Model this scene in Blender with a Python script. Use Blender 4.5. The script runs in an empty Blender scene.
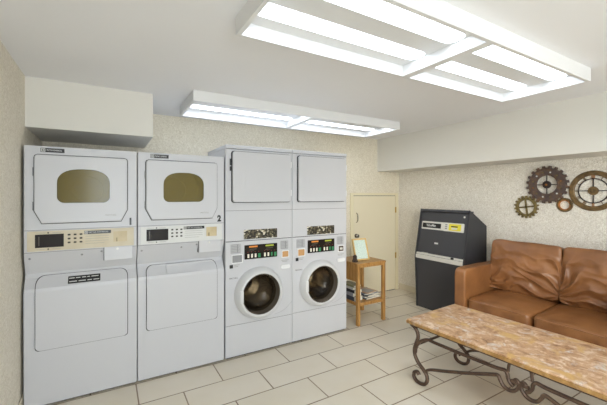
import bpy, bmesh, math, random
from mathutils import Vector, Matrix, noise
PI = math.pi
C = bpy.context.scene.collection
random.seed(4)

# ------------------------------------------------------------------ materials
def lin(c):
    c /= 255.0
    return c/12.92 if c <= 0.04045 else ((c+0.055)/1.055)**2.4
def rgb(r, g, b): return (lin(r), lin(g), lin(b), 1.0)

def mat(name, col, rough=0.5, metal=0.0, bump=None, var=None, spec=0.5, coat=0.0):
    """col sRGB tuple; bump=(scale,strength,detail); var=(scale, other sRGB colour, low, high)"""
    m = bpy.data.materials.new(name); m.use_nodes = True
    nt = m.node_tree; b = nt.nodes['Principled BSDF']
    b.inputs['Base Color'].default_value = rgb(*col)
    b.inputs['Roughness'].default_value = rough
    b.inputs['Metallic'].default_value = metal
    b.inputs['Specular IOR Level'].default_value = spec
    b.inputs['Coat Weight'].default_value = coat
    tc = nt.nodes.new('ShaderNodeTexCoord')
    if var:
        n = nt.nodes.new('ShaderNodeTexNoise'); n.inputs['Scale'].default_value = var[0]; n.inputs['Detail'].default_value = 5
        r = nt.nodes.new('ShaderNodeValToRGB')
        r.color_ramp.elements[0].position = var[2]; r.color_ramp.elements[0].color = rgb(*col)
        r.color_ramp.elements[1].position = var[3]; r.color_ramp.elements[1].color = rgb(*var[1])
        nt.links.new(tc.outputs['Object'], n.inputs['Vector'])
        nt.links.new(n.outputs['Fac'], r.inputs['Fac']); nt.links.new(r.outputs['Color'], b.inputs['Base Color'])
    if bump:
        n = nt.nodes.new('ShaderNodeTexNoise'); n.inputs['Scale'].default_value = bump[0]; n.inputs['Detail'].default_value = bump[2]
        bp = nt.nodes.new('ShaderNodeBump'); bp.inputs['Strength'].default_value = bump[1]; bp.inputs['Distance'].default_value = 0.01
        nt.links.new(tc.outputs['Object'], n.inputs['Vector'])
        nt.links.new(n.outputs['Fac'], bp.inputs['Height']); nt.links.new(bp.outputs['Normal'], b.inputs['Normal'])
    return m

def mix_col(nt, fac, a, b):
    n = nt.nodes.new('ShaderNodeMix'); n.data_type = 'RGBA'
    for sock, v in ((n.inputs[0], fac), (n.inputs[6], a), (n.inputs[7], b)):
        if hasattr(v, 'is_output'): nt.links.new(v, sock)
        else: sock.default_value = v
    return n.outputs[2]

def ramp(nt, src, stops):
    r = nt.nodes.new('ShaderNodeValToRGB'); e = r.color_ramp.elements
    while len(e) < len(stops): e.new(0.5)
    for i, (p, c) in enumerate(stops):
        e[i].position = p; e[i].color = c if len(c) == 4 else (*c, 1)
    nt.links.new(src, r.inputs['Fac']); return r.outputs['Color']

def wallpaper(name, a, b, scale, strength, stretch):
    m = bpy.data.materials.new(name); m.use_nodes = True; nt = m.node_tree; p = nt.nodes['Principled BSDF']
    p.inputs['Roughness'].default_value = 0.55
    tc = nt.nodes.new('ShaderNodeTexCoord'); mp = nt.nodes.new('ShaderNodeMapping')
    mp.inputs['Scale'].default_value = stretch
    nt.links.new(tc.outputs['Object'], mp.inputs['Vector'])
    v = nt.nodes.new('ShaderNodeTexVoronoi'); v.inputs['Scale'].default_value = scale; v.feature = 'SMOOTH_F1'
    n = nt.nodes.new('ShaderNodeTexNoise'); n.inputs['Scale'].default_value = scale*1.6; n.inputs['Detail'].default_value = 3
    wv = nt.nodes.new('ShaderNodeTexNoise'); wv.inputs['Scale'].default_value = scale*1.1; wv.inputs['Detail'].default_value = 4
    wv.inputs['Distortion'].default_value = 2.5
    for t in (v, n, wv): nt.links.new(mp.outputs['Vector'], t.inputs['Vector'])
    ad = nt.nodes.new('ShaderNodeMath'); ad.operation = 'ADD'
    nt.links.new(v.outputs['Distance'], ad.inputs[0]); nt.links.new(n.outputs['Fac'], ad.inputs[1])
    ad2 = nt.nodes.new('ShaderNodeMath'); ad2.operation = 'ADD'
    nt.links.new(ad.outputs[0], ad2.inputs[0]); nt.links.new(wv.outputs['Fac'], ad2.inputs[1])
    col = ramp(nt, wv.outputs['Fac'], [(0.38, rgb(*a)), (0.62, rgb(*b))])
    nt.links.new(col, p.inputs['Base Color'])
    bp = nt.nodes.new('ShaderNodeBump'); bp.inputs['Strength'].default_value = strength; bp.inputs['Distance'].default_value = 0.008
    nt.links.new(ad2.outputs[0], bp.inputs['Height']); nt.links.new(bp.outputs['Normal'], p.inputs['Normal'])
    return m

M = {}
M['white'] = mat('white_enamel', (198, 198, 201), 0.38, bump=(300, 0.02, 2))
M['white_trim'] = mat('white_trim_plastic', (230, 230, 230), 0.42)
M['gap'] = mat('rubber_and_gap_shade', (52, 52, 54), 0.8)
M['seam'] = mat('grey_seam', (120, 120, 122), 0.7)
M['cream_panel'] = mat('cream_control_panel', (204, 194, 170), 0.45, var=(9, (198, 186, 160), 0.4, 0.6))
M['white_panel'] = mat('white_control_panel', (212, 212, 209), 0.45)
M['black'] = mat('black_plastic', (22, 22, 23), 0.35)
M['key'] = mat('dark_key', (55, 48, 42), 0.5)
M['print'] = mat('grey_print', (150, 148, 142), 0.7)
M['print_dark'] = mat('dark_print', (90, 88, 86), 0.7)
M['letter'] = mat('light_lettering', (215, 215, 212), 0.6)
M['silver'] = mat('brushed_silver', (222, 220, 213), 0.35, 0.15)
M['steel'] = mat('drum_steel', (190, 182, 168), 0.2, 1.0, bump=(9, 0.9, 2))
M['bronze_plastic'] = mat('bronze_plastic', (92, 84, 74), 0.25)
M['drum_tan'] = mat('dryer_drum', (196, 180, 130), 0.5)
M['coin'] = mat('tan_coin_plate', (198, 182, 146), 0.4, var=(12, (186, 168, 130), 0.4, 0.6))
M['coin_metal'] = mat('coin_metal', (150, 135, 105), 0.35, 0.6)
M['label_grey'] = mat('label_grey', (176, 176, 178), 0.6)
M['pocket_grey'] = mat('pocket_grey', (140, 140, 142), 0.6)
M['pocket_orange'] = mat('pocket_orange', (196, 150, 98), 0.5)
M['pocket_dark'] = mat('pocket_brown', (88, 70, 60), 0.5)
M['screen_dark'] = mat('dark_screen', (30, 23, 18), 0.4, spec=.2)
M['orange'] = mat('orange_label', (222, 138, 52), 0.5)
M['yellowgreen'] = mat('yellow_green_label', (176, 186, 62), 0.5)
M['green'] = mat('green_key', (46, 130, 84), 0.5)
M['button'] = mat('white_key', (235, 230, 214), 0.5)
M['red'] = mat('red_mark', (150, 50, 40), 0.5)
M['atm'] = mat('charcoal_steel', (66, 66, 70), 0.42, bump=(180, 0.06, 2))
M['atm_side'] = mat('black_side_steel', (52, 52, 56), 0.5)
M['yellow'] = mat('yellow_reader_face', (226, 212, 64), 0.45)
M['leather'] = None
M['iron'] = mat('brown_iron', (76, 59, 49), 0.42, 0.4, bump=(60, 0.25, 4), var=(25, (94, 74, 60), 0.4, 0.7))
M['wood'] = None
M['door'] = mat('cream_door_paint', (229, 218, 190), 0.35)
M['casing'] = mat('cream_casing_paint', (230, 219, 186), 0.35)
M['brass'] = mat('brass', (196, 160, 84), 0.35, 0.8)
M['knob'] = mat('nickel_knob', (176, 170, 160), 0.25, 0.95)
M['soffit'] = mat('soffit_paint', (220, 217, 209), 0.6, bump=(70, 0.05, 3))
M['base_tile'] = mat('base_tile', (214, 204, 182), 0.4)
M['fixture'] = mat('fixture_white', (226, 226, 226), 0.45)
M['paper'] = None
M['ring'] = mat('porthole_ring_plastic', (208, 208, 208), 0.35)
M['pan'] = mat('reflector_pan_paint', (224, 224, 224), 0.5)
M['frame_wood'] = mat('gold_wood_frame', (206, 172, 108), 0.4)
M['gear_dark'] = mat('rusted_purple_iron', (92, 78, 74), 0.5, 0.45, bump=(60, 0.3, 5), var=(22, (128, 98, 70), 0.45, 0.72))
M['gear_olive'] = mat('olive_brass', (132, 116, 72), 0.45, 0.5, bump=(60, 0.3, 5), var=(40, (96, 82, 52), 0.45, 0.7))
M['gear_bronze'] = mat('aged_bronze', (132, 106, 68), 0.45, 0.5, bump=(60, 0.3, 5), var=(18, (98, 80, 54), 0.42, 0.65))
M['gear_rust'] = mat('orange_rust', (176, 112, 50), 0.5, 0.4, bump=(60, 0.3, 5), var=(30, (110, 78, 44), 0.45, 0.7))
M['gear_black'] = mat('blackened_iron', (58, 46, 40), 0.5, 0.4)
M['feet'] = mat('dark_feet', (40, 40, 40), 0.7)

def build_special():
    # leather
    m = bpy.data.materials.new('caramel_leather'); m.use_nodes = True; nt = m.node_tree; p = nt.nodes['Principled BSDF']
    tc = nt.nodes.new('ShaderNodeTexCoord')
    n = nt.nodes.new('ShaderNodeTexNoise'); n.inputs['Scale'].default_value = 5; n.inputs['Detail'].default_value = 6
    nt.links.new(tc.outputs['Object'], n.inputs['Vector'])
    nt.links.new(ramp(nt, n.outputs['Fac'], [(0.3, rgb(118, 76, 43)), (0.7, rgb(149, 101, 61))]), p.inputs['Base Color'])
    p.inputs['Roughness'].default_value = 0.36
    v = nt.nodes.new('ShaderNodeTexVoronoi'); v.inputs['Scale'].default_value = 220
    nt.links.new(tc.outputs['Object'], v.inputs['Vector'])
    bp = nt.nodes.new('ShaderNodeBump'); bp.inputs['Strength'].default_value = 0.12; bp.inputs['Distance'].default_value = 0.004
    nt.links.new(v.outputs['Distance'], bp.inputs['Height']); nt.links.new(bp.outputs['Normal'], p.inputs['Normal'])
    M['leather'] = m
    # wood
    m = bpy.data.materials.new('honey_oak'); m.use_nodes = True; nt = m.node_tree; p = nt.nodes['Principled BSDF']
    tc = nt.nodes.new('ShaderNodeTexCoord'); mp = nt.nodes.new('ShaderNodeMapping'); mp.inputs['Scale'].default_value = (60, 60, 5)
    nt.links.new(tc.outputs['Object'], mp.inputs['Vector'])
    n = nt.nodes.new('ShaderNodeTexNoise'); n.inputs['Scale'].default_value = 1.0; n.inputs['Detail'].default_value = 5
    nt.links.new(mp.outputs['Vector'], n.inputs['Vector'])
    nt.links.new(ramp(nt, n.outputs['Fac'], [(0.3, rgb(146, 102, 52)), (0.7, rgb(190, 146, 86))]), p.inputs['Base Color'])
    p.inputs['Roughness'].default_value = 0.4
    M['wood'] = m
    # travertine table top
    def stone(name, stops, vein_amt):
        m = bpy.data.materials.new(name); m.use_nodes = True; nt = m.node_tree; p = nt.nodes['Principled BSDF']
        tc = nt.nodes.new('ShaderNodeTexCoord'); mp = nt.nodes.new('ShaderNodeMapping'); mp.inputs['Scale'].default_value = (1.0, 1.15, 1.0)
        mp.inputs['Rotation'].default_value = (0, 0, 0.5)
        nt.links.new(tc.outputs['Object'], mp.inputs['Vector'])
        n = nt.nodes.new('ShaderNodeTexNoise'); n.inputs['Scale'].default_value = 13; n.inputs['Detail'].default_value = 10
        n.inputs['Roughness'].default_value = 0.74; n.inputs['Distortion'].default_value = 0.5
        nt.links.new(mp.outputs['Vector'], n.inputs['Vector'])
        base = ramp(nt, n.outputs['Fac'], stops)
        v = nt.nodes.new('ShaderNodeTexNoise'); v.inputs['Scale'].default_value = 10; v.inputs['Roughness'].default_value = .65; v.inputs['Detail'].default_value = 8; v.inputs['Distortion'].default_value = .7
        mp2 = nt.nodes.new('ShaderNodeMapping'); mp2.inputs['Location'].default_value = (3.1, 1.7, 0)
        nt.links.new(tc.outputs['Object'], mp2.inputs['Vector']); nt.links.new(mp2.outputs['Vector'], v.inputs['Vector'])
        f = ramp(nt, v.outputs['Fac'], [(0.55, (0, 0, 0)), (0.66, (vein_amt,)*3)])
        c = mix_col(nt, f, base, rgb(200, 195, 190))
        v2 = nt.nodes.new('ShaderNodeTexNoise'); v2.inputs['Scale'].default_value = 6; v2.inputs['Detail'].default_value = 8; v2.inputs['Distortion'].default_value = .6
        mp3 = nt.nodes.new('ShaderNodeMapping'); mp3.inputs['Location'].default_value = (7.7, 4.2, 1)
        nt.links.new(tc.outputs['Object'], mp3.inputs['Vector']); nt.links.new(mp3.outputs['Vector'], v2.inputs['Vector'])
        f2 = ramp(nt, v2.outputs['Fac'], [(0.56, (0, 0, 0)), (0.64, (vein_amt*.9,)*3)])
        c = mix_col(nt, f2, c, rgb(196, 158, 96))
        nt.links.new(c, p.inputs['Base Color']); p.inputs['Roughness'].default_value = 0.32
        return m
    M['stone'] = stone('pink_travertine', [(0.34, rgb(128, 94, 66)), (0.45, rgb(176, 138, 104)), (0.54, rgb(192, 158, 126)), (0.66, rgb(222, 200, 178))], 0.9)
    M['stone_edge'] = stone('golden_travertine', [(0.3, rgb(118, 84, 46)), (0.5, rgb(150, 114, 66)), (0.7, rgb(176, 142, 92))], 0.25)
    # mint paper with lines of small print
    m = bpy.data.materials.new('mint_notice_paper'); m.use_nodes = True; nt = m.node_tree; p = nt.nodes['Principled BSDF']
    tc = nt.nodes.new('ShaderNodeTexCoord')
    w = nt.nodes.new('ShaderNodeTexWave'); w.bands_direction = 'Z'; w.inputs['Scale'].default_value = 22
    n = nt.nodes.new('ShaderNodeTexNoise'); n.inputs['Scale'].default_value = 90
    nt.links.new(tc.outputs['Object'], w.inputs['Vector']); nt.links.new(tc.outputs['Object'], n.inputs['Vector'])
    mu = nt.nodes.new('ShaderNodeMath'); mu.operation = 'MULTIPLY'
    nt.links.new(w.outputs['Fac'], mu.inputs[0]); nt.links.new(n.outputs['Fac'], mu.inputs[1])
    nt.links.new(ramp(nt, mu.outputs[0], [(0.38, rgb(208, 224, 214)), (0.55, rgb(150, 172, 166))]), p.inputs['Base Color'])
    p.inputs['Roughness'].default_value = 0.35
    M['paper'] = m
    # floor tile
    m = bpy.data.materials.new('cream_floor_tile'); m.use_nodes = True; nt = m.node_tree; p = nt.nodes['Principled BSDF']
    tc = nt.nodes.new('ShaderNodeTexCoord'); mp = nt.nodes.new('ShaderNodeMapping')
    mp.inputs['Location'].default_value = (FX, FY, 0)
    nt.links.new(tc.outputs['Object'], mp.inputs['Vector'])
    b = nt.nodes.new('ShaderNodeTexBrick'); b.offset = 0.5; b.inputs['Scale'].default_value = 1.0
    b.inputs['Brick Width'].default_value = 0.61; b.inputs['Row Height'].default_value = 0.3055
    b.inputs['Mortar Size'].default_value = 0.005; b.inputs['Mortar Smooth'].default_value = 0.15; b.inputs['Bias'].default_value = 0.0
    b.inputs['Color1'].default_value = rgb(220, 211, 195); b.inputs['Color2'].default_value = rgb(215, 206, 189)
    b.inputs['Mortar'].default_value = rgb(122, 100, 76)
    nt.links.new(mp.outputs['Vector'], b.inputs['Vector'])
    n = nt.nodes.new('ShaderNodeTexNoise'); n.inputs['Scale'].default_value = 3.5; n.inputs['Detail'].default_value = 6
    nt.links.new(tc.outputs['Object'], n.inputs['Vector'])
    f = ramp(nt, n.outputs['Fac'], [(0.4, (0, 0, 0)), (0.75, (0.35,)*3)])
    c = mix_col(nt, f, b.outputs['Color'], rgb(206, 192, 164))
    nt.links.new(c, p.inputs['Base Color']); p.inputs['Roughness'].default_value = 0.4
    bp = nt.nodes.new('ShaderNodeBump'); bp.inputs['Strength'].default_value = 0.25; bp.inputs['Distance'].default_value = 0.004; bp.invert = True
    nt.links.new(b.outputs['Fac'], bp.inputs['Height']); nt.links.new(bp.outputs['Normal'], p.inputs['Normal'])
    M['floor'] = m
    # ceiling
    m = mat('ceiling_plaster', (236, 236, 238), 0.7, bump=(14, 0.12, 6)); M['ceiling'] = m
    # lamp lens
    m = bpy.data.materials.new('lit_lens'); m.use_nodes = True; nt = m.node_tree
    e = nt.nodes.new('ShaderNodeEmission'); e.inputs['Strength'].default_value = LAMP; e.inputs['Color'].default_value = (0.80, 0.895, 1.0, 1)
    nt.links.new(e.outputs[0], nt.nodes['Material Output'].inputs['Surface']); M['lens'] = m
    # tinted panes
    def pane(name, tint, base, fac):
        m = bpy.data.materials.new(name); m.use_nodes = True; nt = m.node_tree; p = nt.nodes['Principled BSDF']
        p.inputs['Base Color'].default_value = rgb(*base); p.inputs['Roughness'].default_value = 0.12
        t = nt.nodes.new('ShaderNodeBsdfTransparent'); t.inputs['Color'].default_value = rgb(*tint)
        mx = nt.nodes.new('ShaderNodeMixShader'); mx.inputs[0].default_value = fac
        nt.links.new(t.outputs[0], mx.inputs[1]); nt.links.new(p.outputs[0], mx.inputs[2])
        nt.links.new(mx.outputs[0], nt.nodes['Material Output'].inputs['Surface']); return m
    M['olive_pane'] = pane('olive_tinted_pane', (232, 222, 170), (146, 134, 82), 0.36)
    M['washer_pane'] = pane('smoked_washer_pane', (205, 196, 180), (44, 38, 32), 0.30)
    # speckled instruction strip
    m = bpy.data.materials.new('patterned_button_strip'); m.use_nodes = True; nt = m.node_tree; p = nt.nodes['Principled BSDF']
    tc = nt.nodes.new('ShaderNodeTexCoord'); mp = nt.nodes.new('ShaderNodeMapping'); mp.inputs['Scale'].default_value = (1, 1, 1.3)
    nt.links.new(tc.outputs['Object'], mp.inputs['Vector'])
    v = nt.nodes.new('ShaderNodeTexVoronoi'); v.inputs['Scale'].default_value = 55
    nt.links.new(mp.outputs['Vector'], v.inputs['Vector'])
    sp = nt.nodes.new('ShaderNodeSeparateColor'); nt.links.new(v.outputs['Color'], sp.inputs[0])
    nt.links.new(ramp(nt, sp.outputs[0], [(0.42, rgb(36, 32, 26)), (0.65, rgb(84, 76, 56)), (0.85, rgb(128, 120, 92)), (0.98, rgb(215, 208, 186))]), p.inputs['Base Color'])
    p.inputs['Roughness'].default_value = 0.4; M['strip'] = m

FX, FY = -0.19, -2.95 + 0.3055*20
LAMP = 5.6
build_special()
M['wall_back'] = wallpaper('back_wallpaper', (216, 206, 184), (238, 230, 212), 34, 0.5, (1, 1, 1))
M['wall_right'] = wallpaper('right_wallpaper', (216, 208, 193), (246, 241, 231), 38, 0.8, (1, 1, 1))
M['wall_left'] = wallpaper('left_wallpaper', (216, 207, 188), (238, 231, 216), 34, 0.5, (1, 1, 1))

# ------------------------------------------------------------------ mesh helpers
def link(name, bm, m, parent=None, smooth=False, loc=None, rot=None, angle=0.6):
    me = bpy.data.meshes.new(name)
    bmesh.ops.recalc_face_normals(bm, faces=bm.faces[:])
    bm.to_mesh(me); bm.free()
    me.materials.append(m)
    if smooth:
        for p in me.polygons: p.use_smooth = True
        try: me.set_sharp_from_angle(angle=angle)
        except Exception: pass
    o = bpy.data.objects.new(name, me); C.objects.link(o)
    if parent: o.parent = parent
    if loc: o.location = loc
    if rot: o.rotation_euler = rot
    return o

def add_box(bm, x0, x1, y0, y1, z0, z1, bev=0.0, seg=2):
    r = bmesh.ops.create_cube(bm, size=1.0)
    vs = r['verts']
    for v in vs:
        v.co = Vector((x0 if v.co.x < 0 else x1, y0 if v.co.y < 0 else y1, z0 if v.co.z < 0 else z1))
    if bev > 0:
        es = list({e for v in vs for e in v.link_edges})
        bmesh.ops.bevel(bm, geom=es, offset=bev, segments=seg, profile=0.5, affect='EDGES')
def box(*a, **k):
    bm = bmesh.new(); add_box(bm, *a, **k); return bm

def rr(x0, x1, z0, z1, r, n=5):
    """rounded rectangle outline; r = one radius or (bl, br, tr, tl)"""
    if not isinstance(r, tuple): r = (r,)*4
    pts = []
    for (cx, cz, rad, a0) in ((x0, z0, r[0], PI), (x1, z0, r[1], 1.5*PI), (x1, z1, r[2], 0), (x0, z1, r[3], .5*PI)):
        sx = 1 if cx == x0 else -1; sz = 1 if cz == z0 else -1
        ox, oz = cx+sx*rad, cz+sz*rad
        for i in range(n+1):
            a = a0 + .5*PI*i/n
            pts.append((ox+rad*math.cos(a), oz+rad*math.sin(a)))
    return pts

def add_slab(bm, pts, y0, y1, bev=0.0, seg=2):
    """outline in (x,z), front at y0 back at y1"""
    f = [bm.verts.new((x, y0, z)) for x, z in pts]; b = [bm.verts.new((x, y1, z)) for x, z in pts]
    ff = bm.faces.new(f); bm.faces.new(b[::-1])
    n = len(pts)
    for i in range(n): bm.faces.new((f[i], b[i], b[(i+1) % n], f[(i+1) % n]))
    if bev > 0: bmesh.ops.bevel(bm, geom=ff.edges[:], offset=bev, segments=seg, profile=0.5, affect='EDGES')
def slab(*a, **k):
    bm = bmesh.new(); add_slab(bm, *a, **k); return bm

def add_ring_slab(bm, outer, inner, y0, y1):
    """plate with a hole, both outlines with the same number of points"""
    n = len(outer)
    of = [bm.verts.new((x, y0, z)) for x, z in outer]; ob = [bm.verts.new((x, y1, z)) for x, z in outer]
    nf = [bm.verts.new((x, y0, z)) for x, z in inner]; nb = [bm.verts.new((x, y1, z)) for x, z in inner]
    for i in range(n):
        j = (i+1) % n
        bm.faces.new((of[i], of[j], nf[j], nf[i])); bm.faces.new((ob[j], ob[i], nb[i], nb[j]))
        bm.faces.new((of[j], of[i], ob[i], ob[j])); bm.faces.new((nf[i], nf[j], nb[j], nb[i]))

def circ(cx, cz, r, n=40, a0=0): return [(cx+r*math.cos(a0+2*PI*i/n), cz+r*math.sin(a0+2*PI*i/n)) for i in range(n)]

def add_lathe(bm, prof, cx, cz, n=48, close=False):
    """profile [(radius, y)] about the y axis"""
    rings = []
    for r, y in prof:
        if r < 1e-5: rings.append([bm.verts.new((cx, y, cz))])
        else: rings.append([bm.verts.new((cx+r*math.cos(2*PI*i/n), y, cz+r*math.sin(2*PI*i/n))) for i in range(n)])
    prs = list(zip(rings, rings[1:])) + ([(rings[-1], rings[0])] if close else [])
    for A, B in prs:
        for i in range(n):
            j = (i+1) % n
            if len(A) == 1 and len(B) > 1: bm.faces.new((A[0], B[j], B[i]))
            elif len(B) == 1 and len(A) > 1: bm.faces.new((A[i], A[j], B[0]))
            elif len(A) > 1: bm.faces.new((A[i], A[j], B[j], B[i]))
def lathe(*a, **k):
    bm = bmesh.new(); add_lathe(bm, *a, **k); return bm

def catmull(P, sub=6):
    P = [Vector(p) for p in P]; out = []
    for i in range(len(P)-1):
        p0 = P[max(i-1, 0)]; p1 = P[i]; p2 = P[i+1]; p3 = P[min(i+2, len(P)-1)]
        for k in range(sub):
            t = k/sub
            out.append(0.5*((2*p1)+(-p0+p2)*t+(2*p0-5*p1+4*p2-p3)*t*t+(-p0+3*p1-3*p2+p3)*t**3))
    out.append(P[-1]); return out

def add_bar(bm, path, w, h, side=Vector((0, 1, 0)), n=8):
    """sweep of a rounded bar (half width w along side, half height h) on a planar path"""
    rings = []
    for i, p in enumerate(path):
        t = (path[min(i+1, len(path)-1)]-path[max(i-1, 0)])
        t = t.normalized() if t.length > 1e-9 else Vector((1, 0, 0))
        u = side; v = t.cross(u).normalized()
        rg = []
        for k in range(n):
            a = 2*PI*(k+.5)/n
            ca, sa = math.cos(a), math.sin(a)
            ca = math.copysign(abs(ca)**.6, ca); sa = math.copysign(abs(sa)**.6, sa)
            rg.append(bm.verts.new(p+u*w*ca+v*h*sa))
        rings.append(rg)
    for A, B in zip(rings, rings[1:]):
        for k in range(n): bm.faces.new((A[k], A[(k+1) % n], B[(k+1) % n], B[k]))
    bm.faces.new(rings[0]); bm.faces.new(rings[-1][::-1])

def text(name, s, size, m, parent, loc, rot=(PI/2, 0, 0), align='LEFT', sx=1.0, ext=0.0006, bold=0.0):
    cu = bpy.data.curves.new(name+'_tmp', 'FONT'); cu.body = s; cu.size = size; cu.extrude = ext; cu.align_x = align; cu.align_y = 'CENTER'
    cu.offset = bold
    t = bpy.data.objects.new(name+'_tmp', cu); C.objects.link(t)
    bpy.context.view_layer.update()
    me = bpy.data.meshes.new_from_object(t.evaluated_get(bpy.context.evaluated_depsgraph_get()))
    bpy.data.objects.remove(t); bpy.data.curves.remove(cu)
    me.materials.clear(); me.materials.append(m); me.name = name
    o = bpy.data.objects.new(name, me); C.objects.link(o); o.parent = parent
    o.location = loc; o.rotation_euler = rot; o.scale = (sx, 1, 1)
    return o

def cut(o, *cutters):
    for bm in cutters:
        bmesh.ops.recalc_face_normals(bm, faces=bm.faces[:])
        me = bpy.data.meshes.new('cutter'); bm.to_mesh(me); bm.free()
        c = bpy.data.objects.new('cutter', me); C.objects.link(c); c.parent = o.parent
        md = o.modifiers.new('b', 'BOOLEAN'); md.operation = 'DIFFERENCE'; md.object = c; md.solver = 'EXACT'
        bpy.context.view_layer.update()
        new = bpy.data.meshes.new_from_object(o.evaluated_get(bpy.context.evaluated_depsgraph_get()))
        o.modifiers.clear(); old = o.data; o.data = new; new.name = old.name
        bpy.data.objects.remove(c)

def tag(o, label, cat, group=None):
    o['label'] = label; o['category'] = cat
    if group: o['group'] = group
    return o
def thing(name, label, cat, loc=(0, 0, 0), rz=0.0, group=None):
    o = bpy.data.objects.new(name, None); C.objects.link(o); o.location = loc; o.rotation_euler = (0, 0, rz)
    o.empty_display_size = 0.1
    return tag(o, label, cat, group)
def struct(name, bm, m, parent=None, **k):
    o = link(name, bm, m, parent, **k)
    if not parent: o['kind'] = 'structure'
    return o

# ------------------------------------------------------------------ room shell
XL, XR, YB, YF, ZC = -0.52, 4.045, 3.85, -3.6, 2.36
struct('floor', box(XL-.1, XR+.1, YF-.1, YB+.1, -.1, 0), M['floor'])
struct('ceiling', box(XL-.1, XR+.1, YF-.1, YB+.1, ZC, ZC+.1), M['ceiling'])
struct('wall_left', box(XL-.1, XL, YF-.1, YB+.1, 0, ZC), M['wall_left'])
struct('wall_back', box(XL, XR, YB, YB+.1, 0, ZC), M['wall_back'])
struct('wall_right', box(XR, XR+.1, YF-.1, YB+.1, 0, ZC), M['wall_right'])
struct('wall_front', box(XL, XR, YF-.1, YF, 0, ZC), M['wall_back'])
o = struct('trim_1', box(XL, .33, 3.10, YB, 1.993, ZC), M['soffit']); o['label'] = 'boxed white soffit over the two dryers'
o = struct('trim_2', box(3.58, XR, YF, YB, 1.866, ZC), M['soffit']); o['label'] = 'long white soffit along the right wall above the sofa'
struct('baseboard_right', box(XR-.012, XR, YF, YB-.012, 0, .095, bev=.003), M['base_tile'])
struct('baseboard_back', box(XL+.012, 3.04, YB-.012, YB, 0, .095, bev=.003), M['base_tile'])
struct('baseboard_left', box(XL, XL+.012, YF, YB-.012, 0, .095, bev=.003), M['base_tile'])

def closet_door():
    d = bpy.data.objects.new('door_1', None); C.objects.link(d); d.location = (3.045, YB, 0); d['kind'] = 'structure'
    d['label'] = 'short cream closet door in the back corner'
    bm = bmesh.new()   # casing: two legs and a head
    add_box(bm, 0, .05, -.022, -.0005, 0, 1.535, bev=.003); add_box(bm, .905, .955, -.022, -.0005, 0, 1.535, bev=.003)
    add_box(bm, .05, .905, -.022, -.0005, 1.497, 1.535, bev=.003)
    link('casing', bm, M['casing'], d)
    link('gap_shade', box(.05, .905, -.004, -.0005, .0, 1.497), M['gap'], d)  # dark sheet behind the slab, shadow of the gap put into its colour
    link('slab', box(.056, .899, -.016, -.004, .012, 1.490, bev=.002), M['door'], d)
    link('knob', lathe([(0.0, -.072), (.018, -.070), (.027, -.060), (.028, -.050), (.02, -.040), (.012, -.034), (.012, -.026), (.03, -.022), (.03, -.016)], .10, .905, n=28), M['knob'], d, smooth=True)
    bm = bmesh.new()
    add_bar(bm, catmull([(.105, -.016, 1.10), (.105, -.045, 1.12), (.105, -.052, 1.17), (.105, -.045, 1.22), (.105, -.016, 1.24)], 5), .007, .006, side=Vector((1, 0, 0)))
    link('pull_handle', bm, M['knob'], d, smooth=True)
    for z in (1.27, .55):
        bm = bmesh.new(); add_box(bm, .892, .914, -.028, -.014, z-.045, z+.045, bev=.004)
        link('hinge', bm, M['brass'], d)
closet_door()

# ------------------------------------------------------------------ ceiling lights
def ceiling_light(loc, lx, ly, label):
    t = thing('ceiling_light', label, 'ceiling light', loc, 0, 'fluorescent ceiling fixtures')   # loc = ceiling point above its left front corner
    h = .09; w = .022
    bm = bmesh.new()
    add_box(bm, 0, lx, 0, w, -h, 0); add_box(bm, 0, lx, ly-w, ly, -h, 0)
    add_box(bm, 0, w, w, ly-w, -h, 0); add_box(bm, lx-w, lx, w, ly-w, -h, 0)
    link('housing', bm, M['fixture'], t)
    link('divider', box(lx/2-.03, lx/2+.03, w, ly-w, -h, -.004), M['fixture'], t)
    for k in range(2):
        a = w if k == 0 else lx/2+.03; b = lx/2-.03 if k == 0 else lx-w
        link('reflector_pan', box(a, b, w, ly-w, -.022, -.002), M['pan'], t)
        for yc in (ly/2-.13, ly/2+.13):
            bm = bmesh.new(); n = 8; A = []
            prof = [(yc+.060*math.cos(PI*i/n), -.0235-.003*math.sin(PI*i/n)) for i in range(n+1)]
            a1, b1 = a+.015, b-.015
            for xx, sc in ((a1, .55), (a1+.02, .9), (a1+.05, 1), (b1-.05, 1), (b1-.02, .9), (b1, .55)):
                A.append([bm.verts.new((xx, yc+(y-yc)*sc, -.0225+(z+.0225)*sc)) for y, z in prof])
            for P, Q in zip(A, A[1:]):
                for i in range(n): bm.faces.new((P[i], P[i+1], Q[i+1], Q[i]))
            bm.faces.new(A[0]); bm.faces.new(A[-1][::-1])
            link('lens', bm, M['lens'], t, smooth=True)
    return t
ceiling_light((.60, 2.80, ZC), 2.355, .61, 'long white ceiling light above the washers, farthest from the camera')
ceiling_light((.535, .965, ZC), 2.30, .60, 'large white ceiling light nearest the camera, cut off by the top edge')

# ------------------------------------------------------------------ stacked dryers
def front_y(z):
    pts = [(0, 0), (.815, 0), (.84, .004), (.905, .058), (.935, .070), (1.06, .014), (1.095, 0), (2.5, 0)]
    for (za, ya), (zb, yb) in zip(pts, pts[1:]):
        if za <= z <= zb: return ya+(yb-ya)*(z-za)/(zb-za)
    return 0
def drape(bm, cuts):
    for zc in cuts:
        bmesh.ops.bisect_plane(bm, geom=bm.verts[:]+bm.edges[:]+bm.faces[:], plane_co=(0, 0, zc), plane_no=(0, 0, 1))
    for v in bm.verts: v.co.y += front_y(v.co.z)

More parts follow.
